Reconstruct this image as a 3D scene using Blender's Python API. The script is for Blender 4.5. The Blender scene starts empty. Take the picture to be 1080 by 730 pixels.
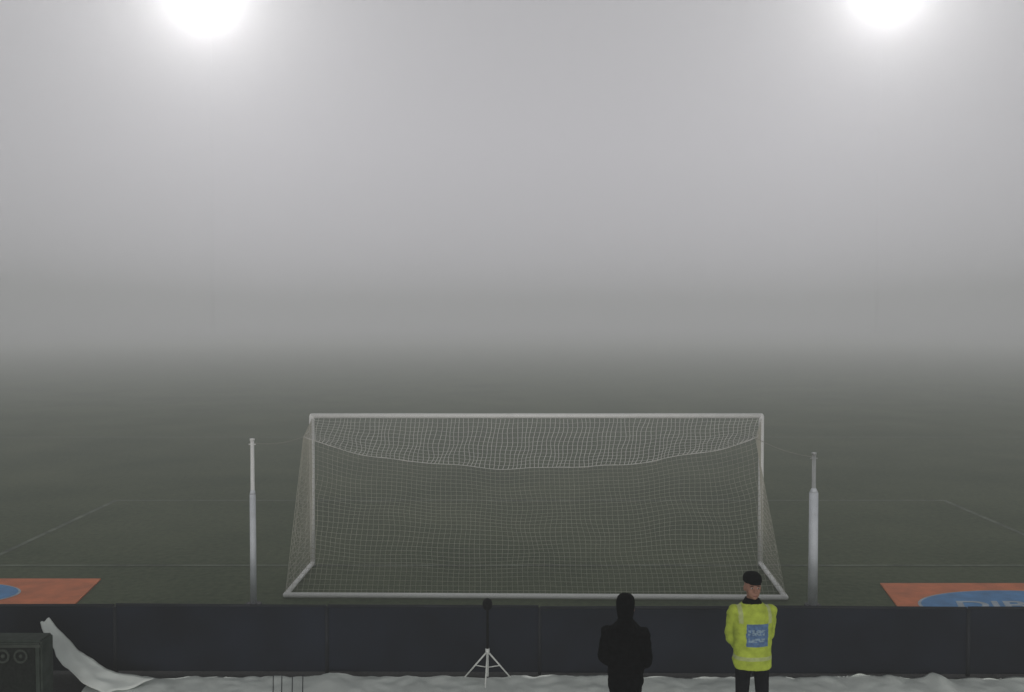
import bpy, bmesh, math, random
from mathutils import Vector, Matrix, noise
random.seed(4)
S=bpy.context.scene
C=S.collection
CAMH=4.06; F=1007.0
def W(px,py,d):
    return Vector(((px-540)*d/F, d, CAMH-(py-333)*d/F))
# ---------- materials
def mat(name,col,rough=.8,var=.15,scale=8,bump=0.0,spec=.3,metal=0,detail=4,emis=None,col2=None):
    m=bpy.data.materials.new(name); m.use_nodes=True
    nt=m.node_tree; b=nt.nodes['Principled BSDF']
    tc=nt.nodes.new('ShaderNodeTexCoord'); n=nt.nodes.new('ShaderNodeTexNoise')
    n.inputs['Scale'].default_value=scale; n.inputs['Detail'].default_value=detail
    nt.links.new(tc.outputs['Object'],n.inputs['Vector'])
    r=nt.nodes.new('ShaderNodeValToRGB')
    c2=col2 if col2 else tuple(min(1,c*(1+var)) for c in col)
    c1=tuple(c*(1-var) for c in col)
    r.color_ramp.elements[0].color=(*c1,1); r.color_ramp.elements[1].color=(*c2,1)
    r.color_ramp.elements[0].position=.3; r.color_ramp.elements[1].position=.7
    nt.links.new(n.outputs['Fac'],r.inputs['Fac']); nt.links.new(r.outputs['Color'],b.inputs['Base Color'])
    b.inputs['Roughness'].default_value=rough; b.inputs['Metallic'].default_value=metal
    b.inputs['Specular IOR Level'].default_value=spec
    if bump:
        bp=nt.nodes.new('ShaderNodeBump'); bp.inputs['Strength'].default_value=bump; bp.inputs['Distance'].default_value=.02
        nt.links.new(n.outputs['Fac'],bp.inputs['Height']); nt.links.new(bp.outputs['Normal'],b.inputs['Normal'])
    if emis:
        b.inputs['Emission Color'].default_value=(*emis[0],1); b.inputs['Emission Strength'].default_value=emis[1]
    return m
M_white=mat('white_painted_metal',(.84,.84,.83),.45,.04,6)
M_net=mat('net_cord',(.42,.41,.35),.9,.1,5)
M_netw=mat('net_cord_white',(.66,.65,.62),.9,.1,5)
M_rope=mat('rope',(.35,.34,.3),.9,.1,5)
M_line=mat('worn_line_paint',(.115,.135,.10),.9,.5,3)
M_board=mat('board_dark_vinyl',(.009,.012,.021),.6,.4,1.2,.1,.10)
M_frame=mat('board_frame',(.020,.022,.028),.6,.2,4,0,.15)
M_tarp=mat('white_tarpaulin_plastic',(.74,.78,.75),.6,.13,2.5,.35,.3)
M_black=mat('black_fabric',(.004,.004,.005),.95,.3,20,.3,.05)
M_trou=mat('dark_trousers',(.009,.009,.012),.9,.3,20,.3,.1)
M_hiv=mat('hi_vis_fabric',(.44,.54,.07),.8,.18,14,.3,.2)
M_refl=mat('reflective_tape',(.46,.52,.22),.5,.12,30)
M_blue=mat('blue_print',(.10,.18,.33),.7,.3,30)
M_pale=mat('pale_print',(.26,.36,.45),.7,.2,30)
M_skin=mat('skin',(.34,.18,.13),.6,.1,30)
M_eye=mat('eye_white',(.5,.48,.45),.3,.05,5)
M_iris=mat('iris_dark',(.02,.015,.01),.3,.05,5)
M_lip=mat('lip',(.22,.08,.07),.6,.1,30)
M_shoe=mat('shoe_leather',(.015,.014,.014),.5,.2,20)
M_orange=mat('orange_mat',(.62,.17,.06),.75,.2,3)
M_matblue=mat('mat_blue',(.08,.25,.52),.75,.2,4)
M_matwhite=mat('mat_white',(.40,.47,.54),.8,.2,4)
M_steel=mat('grey_steel',(.45,.46,.46),.4,.1,8,metal=.3)
M_mast=mat('mast_pale_paint',(.6,.6,.6),.8,.05,2,0,.1)
M_tri=mat('tripod_metal',(.62,.64,.62),.4,.08,8)
M_foam=mat('foam_windshield',(.006,.006,.007),.95,.3,60,.6,.05)
M_box=mat('speaker_cabinet',(.045,.056,.048),.8,.25,9,.2,.1)
M_cone=mat('speaker_cone',(.06,.07,.06),.8,.2,9,0,.1)
M_grille=mat('speaker_grille',(.016,.019,.017),.9,.3,40,.3,.1)
M_track=mat('asphalt',(.05,.05,.052),.9,.25,30,.3)
M_pad=mat('pole_sleeve',(.64,.67,.72),.6,.12,5)
def grass():
    m=bpy.data.materials.new('pitch_grass'); m.use_nodes=True; nt=m.node_tree; b=nt.nodes['Principled BSDF']
    tc=nt.nodes.new('ShaderNodeTexCoord')
    def nz(s,d=5):
        n=nt.nodes.new('ShaderNodeTexNoise'); n.inputs['Scale'].default_value=s; n.inputs['Detail'].default_value=d
        nt.links.new(tc.outputs['Object'],n.inputs['Vector']); return n
    a=nz(.35); c=nz(9,8)
    mx=nt.nodes.new('ShaderNodeMath'); mx.operation='MULTIPLY_ADD'; mx.inputs[1].default_value=.5
    nt.links.new(a.outputs['Fac'],mx.inputs[0])
    m2=nt.nodes.new('ShaderNodeMath'); m2.operation='MULTIPLY'; m2.inputs[1].default_value=.5
    nt.links.new(c.outputs['Fac'],m2.inputs[0]); nt.links.new(m2.outputs[0],mx.inputs[2])
    r=nt.nodes.new('ShaderNodeValToRGB')
    r.color_ramp.elements[0].position=.36; r.color_ramp.elements[1].position=.64
    r.color_ramp.elements[0].color=(.052,.072,.038,1); r.color_ramp.elements[1].color=(.105,.126,.072,1)
    nt.links.new(mx.outputs[0],r.inputs['Fac']); nt.links.new(r.outputs['Color'],b.inputs['Base Color'])
    b.inputs['Roughness'].default_value=.95; b.inputs['Specular IOR Level'].default_value=.1
    bp=nt.nodes.new('ShaderNodeBump'); bp.inputs['Strength'].default_value=.6; bp.inputs['Distance'].default_value=.03
    nt.links.new(c.outputs['Fac'],bp.inputs['Height']); nt.links.new(bp.outputs['Normal'],b.inputs['Normal'])
    return m
M_grass=grass()
# ---------- helpers
def empty(name,loc=(0,0,0),rotz=0):
    e=bpy.data.objects.new(name,None); e.location=loc; e.rotation_euler[2]=rotz; e.empty_display_size=.3; C.objects.link(e); return e
def obj(name,bm,mats,parent=None,smooth=False):
    bmesh.ops.recalc_face_normals(bm,faces=bm.faces[:])
    me=bpy.data.meshes.new(name); bm.to_mesh(me); bm.free()
    for m in (mats if isinstance(mats,list) else [mats]): me.materials.append(m)
    if smooth:
        for p in me.polygons: p.use_smooth=True
    o=bpy.data.objects.new(name,me); C.objects.link(o)
    if parent: o.parent=parent
    return o
def tube(bm,a,b,r0,r1=None,seg=10,caps=True):
    a=Vector(a); b=Vector(b); r1=r0 if r1 is None else r1
    d=b-a; L=d.length
    if L<1e-6: return
    q=d.to_track_quat('Z','Y').to_matrix().to_4x4()
    M=Matrix.Translation((a+b)/2)@q
    bmesh.ops.create_cone(bm,cap_ends=caps,segments=seg,radius1=r0,radius2=r1,depth=L,matrix=M)
def fast_tube(vs,fs,a,b,r,seg=3):
    d=(b-a)
    if d.length<1e-6: return
    d.normalize(); u=d.orthogonal().normalized(); v=d.cross(u); n=len(vs)
    for p in (a,b):
        for k in range(seg):
            t=2*math.pi*k/seg; vs.append(p+u*(r*math.cos(t))+v*(r*math.sin(t)))
    for k in range(seg):
        k2=(k+1)%seg; fs.append((n+k,n+k2,n+seg+k2,n+seg+k))
def ell(bm,c,r,sub=3,rot=None):
    M=Matrix.Translation(Vector(c))@(rot.to_4x4() if rot else Matrix.Identity(4))@Matrix.Diagonal((*r,1))
    bmesh.ops.create_icosphere(bm,subdivisions=sub,radius=1,matrix=M)
def box(bm,c,s,bev=0,rot=None):
    M=Matrix.Translation(Vector(c))@(rot.to_4x4() if rot else Matrix.Identity(4))@Matrix.Diagonal((*s,1))
    g=bmesh.ops.create_cube(bm,size=1,matrix=M)
    if bev:
        es=list({e for v in g['verts'] for e in v.link_edges})
        bmesh.ops.bevel(bm,geom=es,offset=bev,segments=2,affect='EDGES')
def limb(bm,pts,seg=14):
    for i,(p,r) in enumerate(pts):
        ell(bm,p,(r,r,r),2)
        if i: tube(bm,pts[i-1][0],p,pts[i-1][1],r,seg)
def loft(bm,rings,seg=28,power=2.3):
    prev=None
    for (cx,cy,z,rx,ry) in rings:
        row=[]
        for k in range(seg):
            t=2*math.pi*k/seg; c,s=math.cos(t),math.sin(t)
            x=math.copysign(abs(c)**(2/power),c)*rx; y=math.copysign(abs(s)**(2/power),s)*ry
            row.append(bm.verts.new((cx+x,cy+y,z)))
        if prev:
            for k in range(seg):
                bm.faces.new((prev[k],prev[(k+1)%seg],row[(k+1)%seg],row[k]))
        else: bm.faces.new(row[::-1])
        prev=row
    bm.faces.new(prev)
def quad_sheet(name,pts,z,m,parent=None):
    bm=bmesh.new(); bm.faces.new([bm.verts.new((p[0],p[1],z)) for p in pts]); return obj(name,bm,m,parent)
# ---------- ground
bm=bmesh.new()
bmesh.ops.create_grid(bm,x_segments=8,y_segments=8,size=1500)
obj('grass_ground',bm,M_grass)
quad_sheet('running_track',[(-60,-12),(60,-12),(60,11.2),(-60,11.2)],.004,M_track)
GX=.4; GD=15.5
pm=empty('pitch_markings')
def stripe(n,x0,y0,x1,y1,w=.10):
    a=Vector((x0,y0,0)); b=Vector((x1,y1,0)); d=(b-a).normalized(); nn=Vector((-d.y,d.x,0))*w/2
    quad_sheet(n,[a-nn,b-nn,b+nn,a+nn],.008,M_line,pm)
stripe('goal_line',GX-34,GD,GX+34,GD,.08)
for s in(-1,1):
    stripe('goal_area_side',GX+s*9.16,GD+.06,GX+s*9.16,GD+5.44)
    stripe('penalty_area_side',GX+s*20.16,GD+.06,GX+s*20.16,GD+16.44)
    stripe('touch_line',GX+s*34,GD+.06,GX+s*34,GD+105)
stripe('goal_area_line',GX-9.22,GD+5.5,GX+9.22,GD+5.5)
stripe('penalty_area_line',GX-20.22,GD+16.5,GX+20.22,GD+16.5)
stripe('halfway_line',GX-34,GD+52.5,GX+34,GD+52.5)
# ---------- goal
goal=empty('football_goal')
bm=bmesh.new()
hw=3.66
for s in(-1,1):
    limb(bm,[(Vector((GX+s*hw,GD,0)),.043),(Vector((GX+s*hw,GD,2.45)),.043)],16)
limb(bm,[(Vector((GX-hw,GD,2.46)),.040),(Vector((GX+hw,GD,2.46)),.040)],16)
obj('posts_and_crossbar',bm,M_white,goal,True)
BD=13.70; bl=-3.28; br=3.93
bm=bmesh.new()
limb(bm,[(Vector((GX-hw,GD,.05)),.038),(Vector((bl,BD,.05)),.038),(Vector((br,BD-.12,.05)),.038),(Vector((GX+hw,GD,.05)),.038)],12)
obj('ground_frame',bm,M_white,goal,True)
def lerp(a,b,t): return a+(b-a)*t
def rope_pt(u):
    x=lerp(-3.10,3.62,u); s=4*u*(1-u)
    z=2.28-.48*(s**.8)+.010*math.sin(u*40)+.012*math.sin(u*23+1)
    return Vector((x,14.15+.12*s,z))
def back(u,v):
    t=rope_pt(u); b=Vector((lerp(bl,br,u),lerp(BD,BD-.12,u),.06))
    p=t.lerp(b,v); k=math.sin(math.pi*v)
    p.y+=.16*k+.03*noise.noise(Vector((u*9,v*4,1)))*k
    p.x+=.06*noise.noise(Vector((u*12,v*5,4)))*k; p.z+=.06*noise.noise(Vector((u*7,v*5,7)))*k
    return p
def top(u,v):
    c=Vector((lerp(GX-hw,GX+hw,u),GD,2.42)); p=c.lerp(rope_pt(u),v)
    p.z-=.06*math.sin(math.pi*v)+.02*noise.noise(Vector((u*20,v*4,2)))
    p.x+=.05*noise.noise(Vector((u*25,v*3,9)))
    return p
def side(s):
    def f(u,v):
        t=Vector((GX+s*hw,GD,2.4)).lerp(rope_pt(0 if s<0 else 1),u)
        b=Vector((GX+s*hw,GD,.06)).lerp(Vector((bl,BD,.06)) if s<0 else Vector((br,BD-.12,.06)),u)
        p=t.lerp(b,v); p.x+=s*-.05*math.sin(math.pi*v)*math.sin(math.pi*u); return p
    return f
vs=[];fs=[];
def panel(fn,nu,nv,r,r2=None):
    r2=r2 or r
    P=[[fn(i/nu,j/nv) for j in range(nv+1)] for i in range(nu+1)]
    for i in range(nu+1):
        for j in range(nv+1):
            if i<nu: fast_tube(vs,fs,P[i][j],P[i+1][j],r)
            if j<nv: fast_tube(vs,fs,P[i][j],P[i][j+1],r2)
panel(back,92,32,.0025)
panel(side(-1),18,26,.0035); panel(side(1),18,26,.003)
n_back=len(fs)
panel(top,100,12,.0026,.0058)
for k in range(80): fast_tube(vs,fs,rope_pt(k/80),rope_pt((k+1)/80),.005,5)
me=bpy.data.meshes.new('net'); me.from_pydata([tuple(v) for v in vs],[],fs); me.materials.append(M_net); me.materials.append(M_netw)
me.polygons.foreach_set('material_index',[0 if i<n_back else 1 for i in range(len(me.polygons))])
o=bpy.data.objects.new('net',me); C.objects.link(o); o.parent=goal
def pole(px,ptop,d,thick,split):
    t=W(px,ptop,d); x=t.x
    e=empty('net_support_pole',(x,d,0))
    bm=bmesh.new(); tube(bm,(0,0,0),(0,0,t.z),.034,.026,14); tube(bm,(0,0,t.z),(0,0,t.z+.03),.034,.034,14)
    tube(bm,(-.05,0,t.z-.05),(.05,0,t.z-.05),.008,.008,8); obj('shaft',bm,M_white if px<500 else M_steel,e,True)
    bm=bmesh.new(); zs=W(px,split,d).z
    tube(bm,(0,0,.05),(0,0,zs),thick,thick*.93,16); tube(bm,(0,0,zs),(0,0,zs+.06),thick*.93,.03,16)
    obj('protective_sleeve',bm,M_pad,e,True)
    bm=bmesh.new(); tube(bm,(0,0,0),(0,0,.05),.12,.11,20); obj('base_plate',bm,M_frame,e)
    return Vector((x,d,t.z))
pl=pole(265,463,13.3,.045,520)
pr=pole(860,478,13.25,.066,518)
bm=bmesh.new()
for a,b in((pl,rope_pt(0)),(pr,rope_pt(1))):
    N=10
    for k in range(N):
        f=lambda t:Vector(a).lerp(b,t)-Vector((0,0,.05*4*t*(1-t)+.03*(1-t)))
        tube(bm,f(k/N),f((k+1)/N),.004,.004,5)
obj('tension_ropes',bm,M_rope,goal)
# ---------- advertising mats
def matobj(pts,ex,ey,rx,ry,ymin,text,tx,ty,ts,xlim):
    e=empty('advertising_mat')
    bm=bmesh.new(); vsb=[bm.verts.new((p[0],p[1],.006)) for p in pts]; f=bm.faces.new(vsb)
    r=bmesh.ops.extrude_face_region(bm,geom=[f]); bmesh.ops.translate(bm,vec=(0,0,.02),verts=[v for v in r['geom'] if isinstance(v,bmesh.types.BMVert)])
    obj('sheet',bm,M_orange,e)
    P=[]
    for k in range(64):
        t=2*math.pi*k/64; x=min(max(ex+rx*math.cos(t),xlim[0]),xlim[1]); y=max(ymin,ey+ry*math.sin(t)); P.append((x,y))
    for nm,sc,z,m in(('logo_rim',1,.030,M_matwhite),('logo_field',.97,.034,M_matblue)):
        Q=[]
        for p in P: Q.append((ex+(p[0]-ex)*sc,ey+(p[1]-ey)*sc))
        bm=bmesh.new(); bm.faces.new([bm.verts.new((q[0],q[1],z)) for q in Q]); bmesh.ops.remove_doubles(bm,verts=bm.verts,dist=1e-4); obj(nm,bm,m,e)
    cu=bpy.data.curves.new('t','FONT'); cu.body=text; cu.size=ts; cu.align_x='CENTER'; cu.offset=.012; cu.shear=.25
    to=bpy.data.objects.new('t',cu); C.objects.link(to); bpy.context.view_layer.update()
    me=bpy.data.meshes.new_from_object(to.evaluated_get(bpy.context.evaluated_depsgraph_get())); bpy.data.objects.remove(to)
    me.materials.clear(); me.materials.append(M_matwhite)
    o=bpy.data.objects.new('lettering',me); C.objects.link(o); o.parent=e; o.location=(tx,ty,.038); o.scale=(1,.8,1)
matobj([(5.34,12.9),(9.6,12.9),(9.6,14.4),(5.60,14.4)],7.2,13.2,1.5,.80,12.95,'DIBIT',6.95,13.08,.66,(5.5,9.5))
matobj([(-10.5,13.0),(-6.12,13.0),(-6.36,14.65),(-10.5,14.65)],-8.4,13.8,1.2,.62,13.05,'DIBIT',-8.6,13.55,.6,(-10.4,-6.5))
# ---------- barrier
bar=empty('advertising_board_barrier',(0,10.75,0),math.radians(-.6))
BH=.79
bm=bmesh.new(); bm2=bmesh.new(); bm3=bmesh.new()
x=-14.2; k=0
while x<14:
    w=2.42; off=.006*((k*7)%3-1); dz=.008*((k*5)%3-1)
    box(bm,(x+w/2,off,BH/2+.01+dz/2),(w-.012,.03,BH-.05+dz),.004)
    tube(bm2,(x,off,BH-.005+dz),(x+w-.02,off,BH-.005-dz*.3),.018,.018,8)
    box(bm2,(x+w-.006,-.012,BH/2),(.035,.05,BH-.03),.004)
    tube(bm3,(x+.3,.03,BH-.1),(x+.3,.45,.02),.014,.014,6); tube(bm3,(x+.3,.03,.03),(x+.3,.45,.02),.014,.014,6)
    x+=w;k+=1
obj('panels',bm,M_board,bar); obj('rails_and_joints',bm2,M_frame,bar,True); obj('rear_braces',bm3,M_frame,bar)
# ---------- tarpaulin
tp=empty('white_tarpaulin')
nx,ny=420,80; x0,x1,y0,y1=-4.6,9.5,7.4,10.60
verts=[];faces=[]
def tarpz(x,y):
    z=.025+.018*noise.noise(Vector((x*1.1,y*1.6,0)))+.018*abs(noise.noise(Vector((x*3.2,y*2.1,5))))
    e=max(0,(y-9.8)/(.85))
    heap=.006+.06*max(0,noise.noise(Vector((x*.9,0,3)))+.05)+.045*abs(noise.noise(Vector((x*3.5,y*3,8))))
    z+=heap*e**1.5
    z+=.02*abs(noise.noise(Vector((x*7+y*4,y*5-x*2,11))))
    z+=.09*math.exp(-((x-4.72)/.09)**2)*math.exp(-((y-10.40)/.22)**2)
    z+=.05*math.exp(-((x+2.0)/.15)**2)*e
    return max(z,.014)
for i in range(nx+1):
    for j in range(ny+1):
        x=lerp(x0,x1,i/nx); y=lerp(y0,y1,j/ny)
        if j==0: y+=.12*noise.noise(Vector((x*.8,1,1)))
        yy=min(y,y1-.0105*x) if x>0 else y
        if j==ny: yy-=.10*abs(noise.noise(Vector((x*1.7,4,1))))
        if i==0: x+=.1*noise.noise(Vector((y*1.5,2,2)))
        verts.append((x,yy,tarpz(x,y)))
for i in range(nx):
    for j in range(ny):
        a=i*(ny+1)+j; faces.append((a,a+ny+1,a+ny+2,a+1))
me=bpy.data.meshes.new('ground_sheet'); me.from_pydata(verts,[],faces); me.materials.append(M_tarp)
for p in me.polygons: p.use_smooth=True
o=bpy.data.objects.new('ground_sheet',me); C.objects.link(o); o.parent=tp
L=[(37,657,10.6),(44,676,10.5),(55,694,10.4),(67,709,10.3),(84,722,10.2),(106,734,10.1)]
R=[(47,651,10.65),(63,670,10.6),(81,688,10.56),(98,702,10.5),(118,712,10.42),(160,718,10.38)]
bm=bmesh.new(); rows=[]
def samp(A,t):
    t*=len(A)-1; i=min(int(t),len(A)-2); f=t-i
    return W(*[lerp(A[i][k],A[i+1][k],f) for k in range(3)])
for i in range(31):
    a=samp(L,i/30); b=samp(R,i/30); row=[]
    for j in range(13):
        s=j/12; p=a.lerp(b,s); p.y+=-.03*math.sin(s*math.pi)+.02*noise.noise(p*9)
        p.x+=.02*noise.noise(p*5+Vector((3,1,2)))
        p.z+=.010*math.sin(s*9+i*.2)+.02*noise.noise(p*8); p.z=max(p.z,.045); row.append(bm.verts.new(p))
    rows.append(row)
for i in range(30):
    for j in range(12): bm.faces.new((rows[i][j],rows[i+1][j],rows[i+1][j+1],rows[i][j+1]))
o=obj('lifted_corner',bm,M_tarp,tp,True)
sm=o.modifiers.new('s','SOLIDIFY'); sm.thickness=.006
# ---------- loudspeaker
sp=empty('loudspeaker',(-5.27,9.55,0),0)
bm=bmesh.new(); box(bm,(0,0,.445),(1.15,.26,.81),.02)
for sx in(-.5,.5):
    for sy in(-.09,.09): tube(bm,(sx,sy,0),(sx,sy,.045),.03,.03,10)
obj('cabinet',bm,M_box,sp)
bm=bmesh.new(); box(bm,(0,-.134,.43),(1.03,.012,.70),.003); obj('grille',bm,M_grille,sp)
bm=bmesh.new()
for x in(.20,.38):
    zz=.70
    for q in range(24):
        t0=2*math.pi*q/24;t1=2*math.pi*(q+1)/24
        tube(bm,(x+.06*math.cos(t0),-.148,zz+.06*math.sin(t0)),(x+.06*math.cos(t1),-.148,zz+.06*math.sin(t1)),.013,.013,8)
    ell(bm,(x,-.144,zz),(.022,.015,.022),2)
obj('drivers',bm,M_cone,sp,True)
bm=bmesh.new(); box(bm,(0,-.141,.80),(1.15,.02,.03),.004)
obj('trim',bm,M_cone,sp)
# ---------- microphone stand
mx=W(514,700,10.5).x
ms=empty('microphone_stand',(mx,10.45,.05))
bm=bmesh.new(); hub=Vector((0,0,.33))
for tip in(Vector((-.25,.04,.03)),Vector((.25,.03,.03)),Vector((-.02,-.18,0))):
    limb(bm,[(hub,.010),(tip,.008)],8); limb(bm,[(hub-Vector((0,0,.18)),.006),(hub.lerp(tip,.55),.006)],6)
tube(bm,(0,0,.05),(0,0,.38),.015,.013,10); tube(bm,(0,0,.31),(0,0,.36),.024,.024,12)
obj('tripod_legs',bm,M_tri,ms,True)
bm=bmesh.new(); tube(bm,(0,0,.36),(0,0,.84),.014,.014,10); obj('upright',bm,M_foam,ms,True)
bm=bmesh.new(); ell(bm,(0,-.02,.86),(.055,.09,.065),3); tube(bm,(0,.03,.86),(0,.13,.84),.02,.016,10); obj('windshield',bm,M_foam,ms,True)
# ---------- wire rack
wr=empty('wire_rack',(W(301,720,9.9).x,9.9,.02))
bm=bmesh.new()
for x,h in((-.16,.29),(-.07,.30),(.04,.28),(.15,.30)):
    limb(bm,[(Vector((x,0,0)),.006),(Vector((x+.006,0,h)),.005)],8)
tube(bm,(-.16,0,.03),(.16,0,.03),.006,.006,6); tube(bm,(-.16,.1,.02),(.16,.1,.02),.006,.006,6)
for x in(-.16,.16): tube(bm,(x,0,.03),(x,.1,.02),.006,.006,6)
obj('frame',bm,M_frame,wr,True)
# ---------- people
def remesh_group(bm,vox):
    me=bpy.data.meshes.new('tmp'); bmesh.ops.recalc_face_normals(bm,faces=bm.faces[:]); bm.to_mesh(me); bm.free()
    o=bpy.data.objects.new('tmp',me); C.objects.link(o)
    m=o.modifiers.new('r','REMESH'); m.mode='VOXEL'; m.voxel_size=vox
    s=o.modifiers.new('s','SMOOTH'); s.factor=.5; s.iterations=4
    bpy.context.view_layer.update()
    out=bpy.data.meshes.new_from_object(o.evaluated_get(bpy.context.evaluated_depsgraph_get()))
    bpy.data.objects.remove(o); return out
def hand(bm,wrist,dirv,side_v,curl):
    d=Vector(dirv).normalized(); s=Vector(side_v).normalized(); n=d.cross(s).normalized()
    R=Matrix((s,d,n)).transposed()
    ell(bm,Vector(wrist)+d*.05,(.042,.055,.018),3,R)
    for i,l in enumerate((.068,.078,.073,.056)):
        b=Vector(wrist)+d*.09+s*(.030-.02*i)
        m1=b+(d*math.cos(curl*.5)+n*math.sin(curl*.5))*l*.5
        m2=m1+(d*math.cos(curl*1.3)+n*math.sin(curl*1.3))*l*.5
        limb(bm,[(b,.0095),(m1,.009),(m2,.008)],8)
    b=Vector(wrist)+d*.03+s*.035; m1=b+(d*.6+s*.8)*.035; m2=m1+(d*.9+s*.3+n*.3)*.032
    limb(bm,[(b,.013),(m1,.011),(m2,.0095)],8)
def person(loc,rot,scale,kind):
    e=empty('security_guard' if kind=='guard' else 'standing_person',loc,rot); e.scale=(scale,)*3
    parts=[]
    bm=bmesh.new()
    if kind=='guard':
        loft(bm,[(0,0,.83,.188,.135),(0,0,.90,.195,.14),(0,0,1.02,.188,.135),(0,-.005,1.15,.188,.135),(0,-.005,1.28,.205,.14),(0,0,1.38,.205,.125),(0,.005,1.44,.165,.10),(0,.01,1.485,.085,.075),(0,.01,1.52,.07,.068)])
        for s in(-1,1):
            limb(bm,[(Vector((s*.183,.005,1.395)),.068),(Vector((s*.205,.08,1.16)),.055),(Vector((s*.195,.09,1.10)),.054),(Vector((s*.09,.185,.96)),.043)])
    else:
        loft(bm,[(0,0,.80,.165,.13),(0,0,.90,.18,.15),(0,0,1.05,.18,.15),(0,0,1.2,.185,.15),(0,0,1.32,.198,.145),(0,.005,1.40,.19,.125),(0,.01,1.45,.14,.105),(0,.015,1.50,.080,.085),(0,.015,1.545,.070,.075)])
        ell(bm,(0,.09,1.45),(.10,.07,.05),3)
        for s in(-1,1):
            limb(bm,[(Vector((s*.178,.005,1.38)),.068),(Vector((s*.220,.03,1.14)),.058),(Vector((s*.210,.0,1.10)),.056),(Vector((s*.13,-.14,1.0)),.05)])
    jk=remesh_group(bm,.0095)
    for v in jk.vertices:
        p=v.co; n=noise.noise(Vector((p.x*9,p.y*9,p.z*14)))+.5*noise.noise(Vector((p.x*20,p.y*20,p.z*26)))
        v.co+=v.normal*.012*n
    parts.append((jk,'jacket'))
    bm=bmesh.new(); sp_=.105 if kind=='guard' else .08
    ell(bm,(0,0,.92),(.155,.12,.12),3)
    for s in(-1,1):
        limb(bm,[(Vector((s*.088,0,.90)),.084),(Vector((s*(sp_),-.01,.50)),.064),(Vector((s*(sp_+.004),.01,.32)),.060),(Vector((s*(sp_+.006),.015,.09)),.052)])
    parts.append((remesh_group(bm,.012),'trousers'))
    bm=bmesh.new()
    for s in(-1,1):
        x=s*(sp_+.012)
        ell(bm,(x,-.06,.04),(.047,.12,.038),3); ell(bm,(x,.02,.055),(.042,.055,.055),3); box(bm,(x,-.045,.012),(.08,.24,.022),.008)
    parts.append((remesh_group(bm,.009),'shoes'))
    bm=bmesh.new()
    ell(bm,(0,.012,1.645),(.078,.093,.102),3); ell(bm,(0,-.022,1.575),(.060,.062,.058),3)
    ell(bm,(0,-.058,1.538),(.026,.024,.018),2)
    limb(bm,[(Vector((0,.02,1.47)),.056),(Vector((0,.012,1.57)),.054)])
    limb(bm,[(Vector((0,-.076,1.64)),.009),(Vector((0,-.098,1.606)),.013)],8)
    for s in(-1,1):
        ell(bm,(s*.080,.015,1.62),(.01,.02,.032),2); ell(bm,(s*.013,-.086,1.603),(.009,.011,.008),2)
        ell(bm,(s*.03,-.068,1.655),(.024,.012,.008),2); ell(bm,(s*.042,-.05,1.60),(.022,.022,.02),2)
    ell(bm,(0,-.078,1.562),(.022,.010,.006),2)
    if kind=='guard':
        hand(bm,(-.09,.19,.955),(.75,.1,-.45),(0,.1,-1),.6)
        hand(bm,(.09,.19,.955),(-.75,.1,-.45),(0,.1,-1),.6)
    else:
        for s in(-1,1): hand(bm,(s*.12,-.15,.99),(-s*.45,-.1,-.85),(-s*.9,0,.4),.7)
    parts.append((remesh_group(bm,.0062),'skin'))
    bm=bmesh.new()
    if kind=='guard':
        loft(bm,[(0,.014,1.680,.088,.104),(0,.012,1.71,.091,.106),(0,.014,1.745,.086,.096),(0,.014,1.772,.062,.070),(0,.014,1.785,.015,.017)])
        ell(bm,(0,-.085,1.684),(.066,.048,.009),3)
    else:
        loft(bm,[(0,.03,1.535,.075,.07),(0,.035,1.58,.084,.082),(0,.034,1.63,.090,.094),(0,.026,1.69,.094,.106),(0,.020,1.735,.086,.098),(0,.018,1.765,.060,.07),(0,.018,1.778,.015,.017)])
    parts.append((remesh_group(bm,.008),'cap'))
    mats=[M_hiv if kind=='guard' else M_black,M_trou,M_shoe,M_skin,M_black,M_refl,M_blue,M_pale]
    idx={'jacket':0,'trousers':1,'shoes':2,'skin':3,'cap':4}
    V=[];Fc=[];MI=[]
    for me,nm in parts:
        o0=len(V)
        for v in me.vertices: V.append(tuple(v.co))
        for p in me.polygons:
            Fc.append([o0+i for i in p.vertices]); c_=p.center; mi=idx[nm]
            if nm=='jacket' and kind=='guard':
                if abs(c_.x)<.215 and (0.925<c_.z<.965) : mi=5
                if c_.y<-.05 and abs(c_.x-.01)<.11 and 1.07<c_.z<1.30:
                    mi=6
                    if (1.12<c_.z<1.15 or 1.18<c_.z<1.24) and abs(c_.x)<.085 and noise.noise(Vector((c_.x*45,0,c_.z*60)))>-.1: mi=7
                if c_.z>1.475: mi=4
                if abs(abs(c_.x)-.145)<.02 and c_.z>1.30 and c_.z<1.5: mi=5
            MI.append(mi)
    me=bpy.data.meshes.new('body'); me.from_pydata(V,[],Fc)
    for m in mats: me.materials.append(m)
    me.polygons.foreach_set('material_index',MI); me.polygons.foreach_set('use_smooth',[True]*len(MI))
    o=bpy.data.objects.new('body',me); C.objects.link(o); o.parent=e
    bm=bmesh.new()
    for s in(-1,1): ell(bm,(s*.030,-.073,1.638),(.013,.010,.008),2)
    obj('eyes',bm,M_eye,e,True)
    bm=bmesh.new()
    for s in(-1,1): ell(bm,(s*.030,-.081,1.638),(.0065,.004,.0065),2)
    for s in(-1,1): ell(bm,(s*.032,-.080,1.660),(.020,.006,.004),2)
    obj('irises_and_brows',bm,M_iris,e,True)
    bm=bmesh.new(); ell(bm,(0,-.087,1.562),(.023,.004,.0045),2); obj('lips',bm,M_lip,e,True)
    return e
g=W(796,700,8.85)
person((g.x,8.85,.03),math.radians(4),.935,'guard')
g=W(661,700,8.45)
person((g.x,8.45,.03),math.radians(168),.893,'dark')
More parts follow.
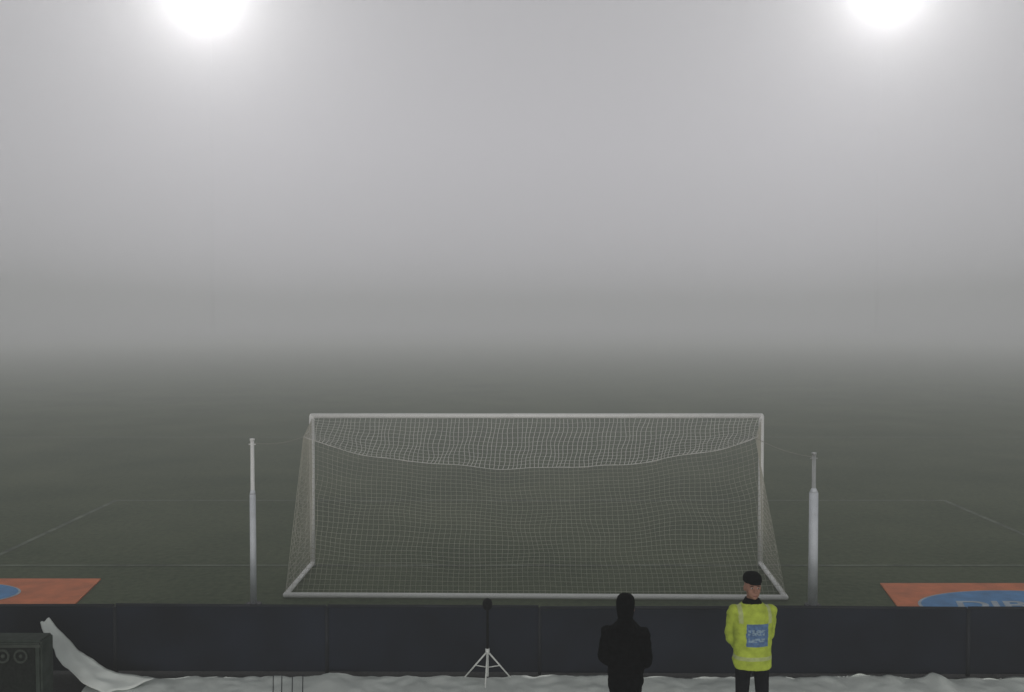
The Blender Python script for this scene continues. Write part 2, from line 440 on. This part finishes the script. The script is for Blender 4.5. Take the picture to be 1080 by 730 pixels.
# ---------- floodlights
def mast(px,py,D):
    t=W(px,py,D)
    e=empty('floodlight_mast',(t.x,D,0)); H=t.z
    bm=bmesh.new(); tube(bm,(0,0,0),(0,0,H+3),.45,.16,16); tube(bm,(0,0,0),(0,0,.4),1.2,1.1,16); obj('mast_pole',bm,M_mast,e,True)
    bm=bmesh.new()
    for z in(-2.4,-.8,.8,2.4): box(bm,(0,-.35,H+z),(8.4,.15,.15),.02)
    for x in(-4,-2,2,4): box(bm,(x,-.2,H),(.12,.12,5.4),.02)
    obj('lamp_frame',bm,M_mast,e)
    bm=bmesh.new(); bl_=bmesh.new()
    R=Matrix.Rotation(math.radians(-18),3,'X')
    for z in(-2.4,-.8,.8,2.4):
        for i in range(7):
            x=-3.75+1.25*i
            box(bm,(x,-.62,H+z),(.85,.4,.85),.08,R)
            bmesh.ops.create_circle(bl_,cap_ends=True,segments=16,radius=.40,matrix=Matrix.Translation((x,-.86,H+z-.07))@Matrix.Rotation(math.radians(72),4,'X'))
    obj('lamp_housings',bm,M_mast,e)
    m=bpy.data.materials.get('lamp_glass')
    if not m: m=mat('lamp_glass',(.8,.8,.8),.3,.02,3,emis=((1,.99,.97),60))
    obj('lamp_lenses',bl_,m,e)
    ld=bpy.data.lights.new('floodlight','SPOT'); ld.energy=6.6e5; ld.color=(1,.985,.99); ld.shadow_soft_size=2.0; ld.spot_size=math.radians(144); ld.spot_blend=.25
    lo=bpy.data.objects.new('lamp_light',ld); C.objects.link(lo); lo.parent=e; lo.location=(0,-3.5,H)
    d=Vector((t.x*.4,0,H-2))-Vector((t.x,D,H)); lo.rotation_euler=d.to_track_quat('-Z','Y').to_euler()
mast(225,4,190); mast(925,-3,190)
# ---------- fog, plus added glow in place of scattered light
fogs=empty('fog')
def fogbox(name,lo,hi,scat,absb,emit,g=.5,col=(.96,.95,1)):
    bm=bmesh.new(); c=[(a+b)/2 for a,b in zip(lo,hi)]; s=[b-a for a,b in zip(lo,hi)]
    box(bm,c,s); o=obj(name,bm,[],fogs)
    m=bpy.data.materials.new(name+'_volume'); m.use_nodes=True; nt=m.node_tree; nt.nodes.clear()
    out=nt.nodes.new('ShaderNodeOutputMaterial'); cur=None
    def add(n):
        nonlocal cur
        if cur is None: cur=n; return
        a=nt.nodes.new('ShaderNodeAddShader'); nt.links.new(cur.outputs[0],a.inputs[0]); nt.links.new(n.outputs[0],a.inputs[1]); cur=a
    if scat:
        n=nt.nodes.new('ShaderNodeVolumeScatter'); n.inputs['Density'].default_value=scat; n.inputs['Anisotropy'].default_value=g; n.inputs['Color'].default_value=(1,1,1,1); add(n)
    if absb:
        n=nt.nodes.new('ShaderNodeVolumeAbsorption'); n.inputs['Density'].default_value=absb; n.inputs['Color'].default_value=(0,0,0,1); add(n)
    if emit:
        n=nt.nodes.new('ShaderNodeEmission'); n.inputs['Color'].default_value=(*col,1); n.inputs['Strength'].default_value=emit; add(n)
    nt.links.new(cur.outputs[0],out.inputs['Volume']); o.data.materials.append(m)
SG=.0150
fogbox('base_fog',(-700,5,-8),(700,950,190),.0055,SG-.0055,SG*.165,.6,(.97,1,.96))  # real scatter and absorption; its emission stands in for multiply scattered light
fogbox('added_glow_over_pitch',(-75,38,-6),(78,260,60),0,0,SG*.095,0,(.98,.94,1.02))  # emission only, no fog density: added glow brightens the distant haze
fogbox('added_upper_glow',(-60,22,8),(66,240,48),0,0,SG*.15,0,(.97,.91,1.05))  # emission-only box, bounded so the added glow fades upward and sideways
# ---------- world
w=bpy.data.worlds.new('World'); S.world=w; w.use_nodes=True; nt=w.node_tree
sky=nt.nodes.new('ShaderNodeTexSky'); sky.sky_type='NISHITA'; sky.sun_disc=False; sky.sun_elevation=math.radians(8); sky.sun_rotation=math.radians(180)
hs=nt.nodes.new('ShaderNodeHueSaturation'); hs.inputs['Saturation'].default_value=.12
nt.links.new(sky.outputs[0],hs.inputs['Color']); nt.links.new(hs.outputs[0],nt.nodes['Background'].inputs['Color']); nt.nodes['Background'].inputs['Strength'].default_value=.125
# ---------- camera
cd=bpy.data.cameras.new('camera'); cd.sensor_width=36; cd.lens=36*F/1080; cd.clip_end=4000; cd.clip_start=.05
co=bpy.data.objects.new('camera',cd); C.objects.link(co); co.location=(0,0,4.09); co.rotation_euler=(math.radians(90-1.82),0,0)
S.camera=co
S.view_settings.view_transform='Standard'; S.view_settings.look='None'; S.view_settings.exposure=0
